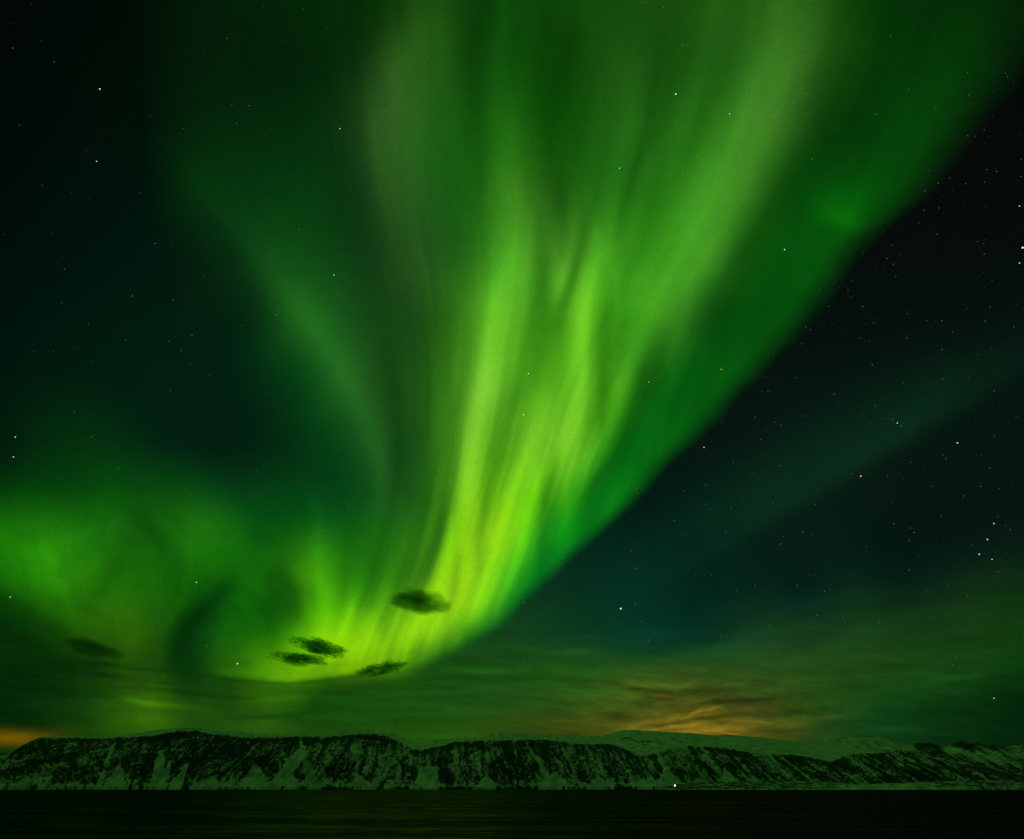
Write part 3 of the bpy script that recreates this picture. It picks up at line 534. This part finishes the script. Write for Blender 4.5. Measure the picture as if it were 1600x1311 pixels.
# ================================================================ low rocky shore at the foot of the cliffs
sx = np.arange(1030, 1700, .8)
saz, _ = px_elev(sx, np.full_like(sx, 1232.))
def shore_strip():
    rows = 26; t = np.linspace(0, 1, rows)[:, None]
    top = np.interp(sx, [1030, 1060, 1110, 1200, 1300, 1340, 1380, 1450, 1520, 1600, 1700], [1230.6, 1225, 1221, 1219, 1222, 1226, 1224.5, 1222, 1220, 1219, 1218])
    bot = np.interp(sx, [p[0] for p in SHORE], [p[1] for p in SHORE])+np.interp(sx, [1030, 1060, 1300, 1400], [0, 1.2, 1.2, .6])+.5*fbm(sx/12, sx*0, 601, 3)
    Yp = bot[None]+(np.minimum(top, bot-.6)-bot)[None]*t
    Xp = np.broadcast_to(sx[None], Yp.shape)
    d0 = np.interp(sx, cx, D0)-260
    r = .7*fbm(Xp/16, Yp/1.6, 611, 4, .65)+.35*fbm(Xp/5, Yp/1.5, 612, 3)+np.interp(Xp, [1040, 1100, 1200, 1300, 1340, 1420, 1500], [.2, .25, .1, .0, -.9, -.5, .15])
    r = r-.7*np.exp(-((t-.06)/.06)**2)
    tan = px_elev(Xp, Yp)[1]
    dist = d0[None]+230*t; z = CAM_H+tan*dist
    z = z-z[0:1]*0; z[0] = -1.5
    dist = np.concatenate([dist, dist[-1:]+120]); z = np.concatenate([z, z[-1:]-6]); r = np.concatenate([r, r[-1:]])
    P = np.stack([np.sin(saz)[None]*dist, np.cos(saz)[None]*dist, z], -1)
    return grid_mesh('shore', P, M_MTN, attrs={'rock': .5+.5*r})
tag(shore_strip(), 'low foreshore of snowy rocks along the water', kind='structure')
# ================================================================ dark clouds hanging before the aurora
def cloud_material(name, density, scale, fine, ragged, thr, soft, seed):
    k = NT(name)
    oc = k.n('ShaderNodeTexCoord').outputs['Object']
    loc = k.n('ShaderNodeMapping', {'Vector': oc, 'Location': (seed, seed*.7, seed*1.3), 'Scale': (1, 1, .8)}).outputs[0]
    n1 = k.n('ShaderNodeTexNoise', {'Vector': loc, 'Scale': scale, 'Detail': 2.0, 'Roughness': .5}).outputs['Fac']
    n2 = k.n('ShaderNodeTexNoise', {'Vector': loc, 'Scale': fine, 'Detail': 3.0, 'Roughness': .6}).outputs['Fac']
    # object coordinates run from -1 to 1 across the cloud: its outline is pushed about, then fades towards the rim
    w1 = k.n('ShaderNodeTexNoise', {'Vector': loc, 'Scale': scale*1.3, 'Detail': 3.0, 'Roughness': .6}).outputs['Color']
    w1 = k.n('ShaderNodeVectorMath', {0: w1, 1: (.5, .5, .5)}, operation='SUBTRACT').outputs[0]
    w1 = k.n('ShaderNodeVectorMath', {0: w1, 'Scale': 1.5}, operation='SCALE').outputs[0]
    oc2 = k.n('ShaderNodeVectorMath', {0: oc, 1: w1}, operation='ADD').outputs[0]
    ln = k.n('ShaderNodeVectorMath', {0: oc}, operation='LENGTH').outputs['Value']
    ln2 = k.n('ShaderNodeVectorMath', {0: oc2}, operation='LENGTH').outputs['Value']
    f = k.math('MULTIPLY_ADD', k.math('POWER', ln2, 2.0), -1.5, .62-thr)
    f = k.math('ADD', f, k.math('MULTIPLY_ADD', n1, 1.2, -.6))
    f = k.math('ADD', f, k.math('MULTIPLY_ADD', n2, 2*ragged, -ragged))
    f = k.math('SUBTRACT', f, k.math('MULTIPLY', k.math('POWER', ln, 8.0), 2.5))
    d = k.math('MULTIPLY', k.ramp(f, 0.0, soft), density)
    v = k.n('ShaderNodeVolumeAbsorption', {'Color': (.0, .28, .10, 1), 'Density': d})
    k.link(v.outputs[0], k.out.inputs['Volume'])
    return k.m
def cloud(x, y, wpx, hpx, rot, dist, dens, scale, fine, ragged, thr, soft, seed, label):
    d = pix_dir(np.array(float(x)), np.array(float(y)))
    dr, _ = pix_dir(np.array(x+.5), np.array(float(y)))-pix_dir(np.array(x-.5), np.array(float(y))), 0
    du = pix_dir(np.array(float(x)), np.array(y-.5))-pix_dir(np.array(float(x)), np.array(y+.5))
    rx = np.linalg.norm(dr)*dist*wpx/2; rz = np.linalg.norm(du)*dist*hpx/2
    # unit ball with a lumpy skin, scaled to the cloud
    nu, nv = 40, 24
    th = np.linspace(0, 2*np.pi, nu+1)[None]; ph = np.linspace(.02, np.pi-.02, nv)[:, None]
    U = np.stack([np.cos(th)*np.sin(ph), np.sin(th)*np.sin(ph), np.cos(ph)*np.ones_like(th)], -1)
    lump = 1.0+.10*fbm(np.cos(th)*1.6*np.sin(ph)+seed, np.sin(th)*1.6*np.sin(ph)+np.cos(ph)*2, 700, 3)
    P = U*lump[..., None]
    m = cloud_material('cloud_vapour', dens/(rx*.55), scale, fine, ragged, thr, soft, seed)
    # close the ball
    bm_pts = P[:, :-1].reshape(-1, 3)
    me = bpy.data.meshes.new('cloud')
    n = nu; faces = []
    for i in range(nv-1):
        for j in range(n): faces.append((i*n+j, (i+1)*n+j, (i+1)*n+(j+1) % n, i*n+(j+1) % n))
    faces.append(tuple(range(n))); faces.append(tuple(reversed(range((nv-1)*n, nv*n))))
    me.from_pydata([tuple(p) for p in bm_pts], [], faces); me.materials.append(m)
    o = bpy.data.objects.new('cloud', me); COL.objects.link(o)
    yaw = math.atan2(d[0], d[1])
    o.location = tuple(EYE+d*dist); o.scale = (rx, rx*.8, rz)
    o.rotation_euler = (0, math.radians(rot), -yaw)
    return tag(o, label, 'cloud', 'small dark clouds before the aurora')
cloud(657, 940, 140, 52, 6, 26000, 2.6, .9, 5.0, .5, -.42, 1.0, 1.3, 'dark oval cloud, highest of the small clouds, against the bright band')
cloud(497, 1011, 134, 36, 11, 30000, 3.4, 1.6, 10.0, 1.6, -.02, .35, 2.1, 'ragged feathery dark cloud below the oval one, upper of two close together')
cloud(466, 1030, 140, 24, 3, 31000, 3.2, 2.0, 9.0, 1.5, -.02, .35, 5.2, 'thin ragged dark cloud just under the feathery one')
cloud(596, 1044, 116, 30, -11, 31000, 2.6, 1.8, 9.0, 1.5, .0, .4, 8.7, 'ragged dark cloud at the foot of the bright aurora band')
cloud(146, 1014, 160, 32, 9, 30000, 1.1, .9, 3.0, .2, -.30, .9, 11.9, 'smooth slanting lens cloud above the rocky end of the ridge')
# ================================================================ stars
def star_mesh(name, col, strength):
    k = NT(name+'_light')
    k.link(k.n('ShaderNodeEmission', {'Color': (*col, 1), 'Strength': strength}).outputs[0], k.out.inputs['Surface'])
    k.m.cycles.emission_sampling = 'NONE'
    me = bpy.data.meshes.new(name)
    g = (1+5**.5)/2
    v = [(-1, g, 0), (1, g, 0), (-1, -g, 0), (1, -g, 0), (0, -1, g), (0, 1, g), (0, -1, -g), (0, 1, -g), (g, 0, -1), (g, 0, 1), (-g, 0, -1), (-g, 0, 1)]
    f = [(0, 11, 5), (0, 5, 1), (0, 1, 7), (0, 7, 10), (0, 10, 11), (1, 5, 9), (5, 11, 4), (11, 10, 2), (10, 7, 6), (7, 1, 8), (3, 9, 4), (3, 4, 2), (3, 2, 6), (3, 6, 8), (3, 8, 9), (4, 9, 5), (2, 4, 11), (6, 2, 10), (8, 6, 7), (9, 8, 1)]
    me.from_pydata([tuple(c/1.902 for c in p) for p in v], [], f); me.materials.append(k.m)
    return me
R_STAR = 140000.0
KIND = {'w': star_mesh('star', (.95, .95, .86), 1.05), 'b': star_mesh('star', (.50, .75, 1), 1.2), 'o': star_mesh('star', (1, .50, .18), 1.0), 'f': star_mesh('star', (.85, .62, .38), .21), 'g': star_mesh('star', (.50, .72, .66), .21)}
def star(x, y, kind, rpx, label, group):
    d = pix_dir(np.array(float(x)), np.array(float(y)))
    o = bpy.data.objects.new('star', KIND[kind]); COL.objects.link(o)
    # size: photo pixels at that spot of the sky
    s = rpx*.66/FPX*R_STAR*float(d[1]*CT+d[2]*ST)
    o.location = tuple(EYE+d*R_STAR); o.scale = (s, s, s)
    return tag(o, label, 'star', group)
BRIGHT = [
 (156,139,'w',1.5,'brightest white star in the dark sky beyond the arc, highest there'),(151,252,'b',1.2,'small blue star straight below the brightest star of the dark sky beyond the arc'),
 (1056,147,'w',1.7,'brightest white star, shining through the upper part of the aurora band'),(968,263,'b',1.2,'small bluish star inside the aurora band, below its brightest star'),
 (1226,390,'b',1.4,'blue star in the dim green part of the band, near its sharp edge'),(818,648,'o',1.4,'orange star in the middle of the brightest aurora streak'),
 (826,584,'w',1.1,'white star just above the orange one in the brightest aurora streak'),(1345,744,'o',1.8,'brightest orange star, in the faint teal streak'),
 (970,951,'w',2.0,'large white star low over the cloud veils, beyond the sharp aurora edge'),(1496,692,'b',1.6,'blue star above the row of three blue stars'),
 (1553,818,'b',1.3,'topmost star of the slanting row of three blue stars'),(1543,843,'b',1.5,'middle star of the slanting row of three blue stars'),(1530,866,'b',1.5,'lowest star of the slanting row of three blue stars'),
 (1550,874,'w',1.1,'white star beside the lowest blue star of the slanting row'),(1553,1091,'o',1.4,'lone reddish star low above the distant peaks'),(1598,387,'w',2.2,'big yellowish star cut by the frame, brightest of its cluster'),
 (1593,411,'b',1.3,'small bluish star just under the big one at the frame'),(1593,322,'b',1.2,'small bluish star above the big one at the frame'),(371,1037,'w',1.6,'white star low in the billowing aurora, near the thin ragged cloud'),
 (16,933,'w',1.2,'white star at the frame above the dim cloud edge'),(307,910,'w',1.2,'white star above the dark fold of the low aurora'),(24,683,'w',1.2,'upper of two white stars close to the frame, over the low aurora'),
 (21,714,'w',1.2,'lower of two white stars close to the frame, over the low aurora'),(1100,699,'b',1.3,'bluish star just outside the sharp edge of the band'),(1127,577,'o',1.2,'reddish star in the band, a little above its sharp edge'),
 (1140,178,'b',1.1,'small bluish star beside the brightest star of the aurora band'),(1014,597,'o',1.1,'small orange star where the bright streaks meet the dim green side'),
 (522,430,'w',1.2,'pale star between the arc and the bright band'),(531,201,'w',1.1,'pale star by the grey green plume'),(1402,661,'b',1.2,'bluish star in the tight trio above the orange star'),
]
for b in BRIGHT: star(*b, 'bright stars one can pick out')
sr = random.Random(11)
KNOWN = [(390,165),(96,473),(138,507),(300,524),(283,548),(143,683),(185,732),(1408,666),(1395,655),(995,763),(993,888),(818,942),(1596,249),(1557,268),(1542,265),(1512,212),(1467,325),(1220,850),(1269,248),(1008,3),(1222,79),(1153,236),(1209,182),(1240,160),(1512,113),
 (1514,148),(1466,286),(1509,287),(1595,276),(1445,298),(1538,397),(1550,438),(1396,413),(1300,425),(1325,454),(1348,479),(1295,479),(1282,453),(1539,502),(1547,480),(1472,501),(1343,528),(1363,570),(1304,616),(1266,515),(1244,590),(1417,528),(1473,592),(1553,611),(1554,681),(1547,731),(1561,764),(1532,760),(1506,775),(1473,711),(1428,832),(1219,728),(1273,788),(1200,612),(1220,665),(1103,758),(1068,767),(1142,793),(1134,830),(1054,814),(1255,831),(1208,785),(1387,743),(1457,760),(1397,818),(1422,825),(1578,828),(1518,852),(1560,893),(1447,925),(1288,924),(1245,915),(1203,978),(992,944),(1003,971),(1180,915),(1013,1000),(207,461),(206,463),(1180,652),(1210,660)]
n = 0
for x, y in KNOWN:
    if n >= 300-len(BRIGHT): break
    star(x, y, sr.choice('fgfg'), sr.uniform(.85, 1.15), 'faint tiny star scattered over the night sky', 'faint stars scattered over the night sky'); n += 1
def star_spot():
    while True:
        x = sr.uniform(0, 1600); y = sr.uniform(0, 1040)
        e = float(np.interp(y, EDGE[:, 0], EDGE[:, 1]))
        p = 1.0 if x > e else .42
        if 650 < x < e and y > 350: p = .25
        if y > 900: p *= .25
        # a denser patch of the milky way runs beside the sharp edge
        q = math.exp(-(((x-e-60)*.7)/110)**2) if x > e-20 else 0
        if sr.random() < min(1, p*(.7+.22*q)): return x, y
while n < 300-len(BRIGHT):
    x, y = star_spot()
    star(x, y, sr.choice('ffgfg'), sr.uniform(.5, .95)+.35*sr.random()**6, 'faint tiny star scattered over the night sky', 'faint stars scattered over the night sky'); n += 1
# the faintest ones, as one dusting
V = []; FC = []
base_me = KIND['f']; bv = np.array([v.co[:] for v in base_me.vertices]); bf = [tuple(p.vertices) for p in base_me.polygons]
for i in range(620):
    x, y = star_spot(); d = pix_dir(np.array(x), np.array(y)); s = sr.uniform(.18, .36)/FPX*R_STAR*float(d[1]*CT+d[2]*ST)
    c = EYE+d*(R_STAR+1500); k0 = len(V)
    V += [tuple(c+v*s) for v in bv]; FC += [tuple(a+k0 for a in f) for f in bf]
me = bpy.data.meshes.new('star_dust'); me.from_pydata(V, [], FC); me.materials.append(base_me.materials[0])
o = bpy.data.objects.new('star_dust', me); COL.objects.link(o)
tag(o, 'countless faintest pinprick stars between the brighter ones', 'stars', kind='stuff')
# ================================================================ the light on the shore
def add_box(V, F, c, s):
    k0 = len(V)
    V += [(c[0]+a*s[0]/2, c[1]+b*s[1]/2, c[2]+d*s[2]/2) for a in (-1, 1) for b in (-1, 1) for d in (-1, 1)]
    F += [tuple(k0+i for i in q) for q in ((0, 1, 3, 2), (4, 6, 7, 5), (0, 4, 5, 1), (2, 3, 7, 6), (0, 2, 6, 4), (1, 5, 7, 3))]
def add_lathe(V, F, prof, seg=20):
    k0 = len(V)
    for r, z in prof: V += [(r*math.cos(2*math.pi*i/seg), r*math.sin(2*math.pi*i/seg), z) for i in range(seg)]
    for j in range(len(prof)-1):
        for i in range(seg): F.append((k0+j*seg+i, k0+j*seg+(i+1) % seg, k0+(j+1)*seg+(i+1) % seg, k0+(j+1)*seg+i))
    F.append(tuple(reversed(range(k0, k0+seg)))); F.append(tuple(range(k0+(len(prof)-1)*seg, k0+len(prof)*seg)))
def part(name, V, F, mat, parent, smooth=False):
    me = bpy.data.meshes.new(name); me.from_pydata(V, [], F); me.materials.append(mat)
    for p in me.polygons: p.use_smooth = smooth
    o = bpy.data.objects.new(name, me); COL.objects.link(o); o.parent = parent; return o
def plain(name, col, rough=.6, metal=0.0):
    k = NT(name); pos = k.n('ShaderNodeTexCoord').outputs['Object']
    nz = k.n('ShaderNodeTexNoise', {'Vector': pos, 'Scale': 2.0, 'Detail': 4.0}).outputs['Fac']
    c = k.n('ShaderNodeMix', {0: nz, 6: (*[v*.7 for v in col], 1), 7: (*col, 1)}, data_type='RGBA').outputs[2]
    b = k.n('ShaderNodeBsdfPrincipled', {'Base Color': c, 'Roughness': rough, 'Metallic': metal}); k.link(b.outputs[0], k.out.inputs['Surface']); return k.m
d = pix_dir(np.array(1054.6), np.array(1227.4)); ld = 4980/float(np.hypot(d[0], d[1])); lp = EYE+d*ld
root = bpy.data.objects.new('shore_light', None); COL.objects.link(root); root.location = (lp[0], lp[1], lp[2]-9.0)
tag(root, 'single bright white light standing on the rocky shore below the cliffs', 'shore light')
M_W, M_G = plain('white_paint', (.78, .78, .76)), plain('galvanised_steel', (.4, .41, .42), .45, 1.0)
V, F = [], []; add_lathe(V, F, [(2.2, -6), (2.2, .4), (1.8, .5), (1.8, .9)]); part('base', V, F, plain('concrete', (.35, .34, .33), .9), root)
V, F = [], []; add_lathe(V, F, [(1.3, .9), (1.15, 4), (1.0, 7.0), (3.0, 7.1), (3.0, 7.35)]); part('tower', V, F, M_W, root)
V, F = [], []
for i in range(10): a = 2*math.pi*i/10; add_box(V, F, (2.9*math.cos(a), 2.9*math.sin(a), 7.85), (.07, .07, 1.0))
for z in (7.9, 8.35):
    k0 = len(V)
    for i in range(20):
        a = 2*math.pi*i/20; V += [(2.87*math.cos(a), 2.87*math.sin(a), z), (2.93*math.cos(a), 2.93*math.sin(a), z), (2.93*math.cos(a), 2.93*math.sin(a), z+.06), (2.87*math.cos(a), 2.87*math.sin(a), z+.06)]
    for i in range(20):
        j = (i+1) % 20
        for q in range(4): F.append((k0+i*4+q, k0+i*4+(q+1) % 4, k0+j*4+(q+1) % 4, k0+j*4+q))
part('railing', V, F, M_G, root)
k = NT('lit_lens'); k.link(k.n('ShaderNodeEmission', {'Color': (1, .93, .84, 1), 'Strength': 40.0}).outputs[0], k.out.inputs['Surface']); M_L = k.m
V, F = [], []; add_lathe(V, F, [(.7, 7.36), (1.9, 7.8), (2.5, 9.0), (1.9, 10.2), (.7, 10.6)]); part('lamp_lens', V, F, M_L, root, True)
V, F = [], []; add_lathe(V, F, [(2.3, 10.61), (.9, 11.2), (.15, 11.7), (.05, 12.3)]); part('lamp_roof', V, F, plain('red_paint', (.45, .06, .05)), root)
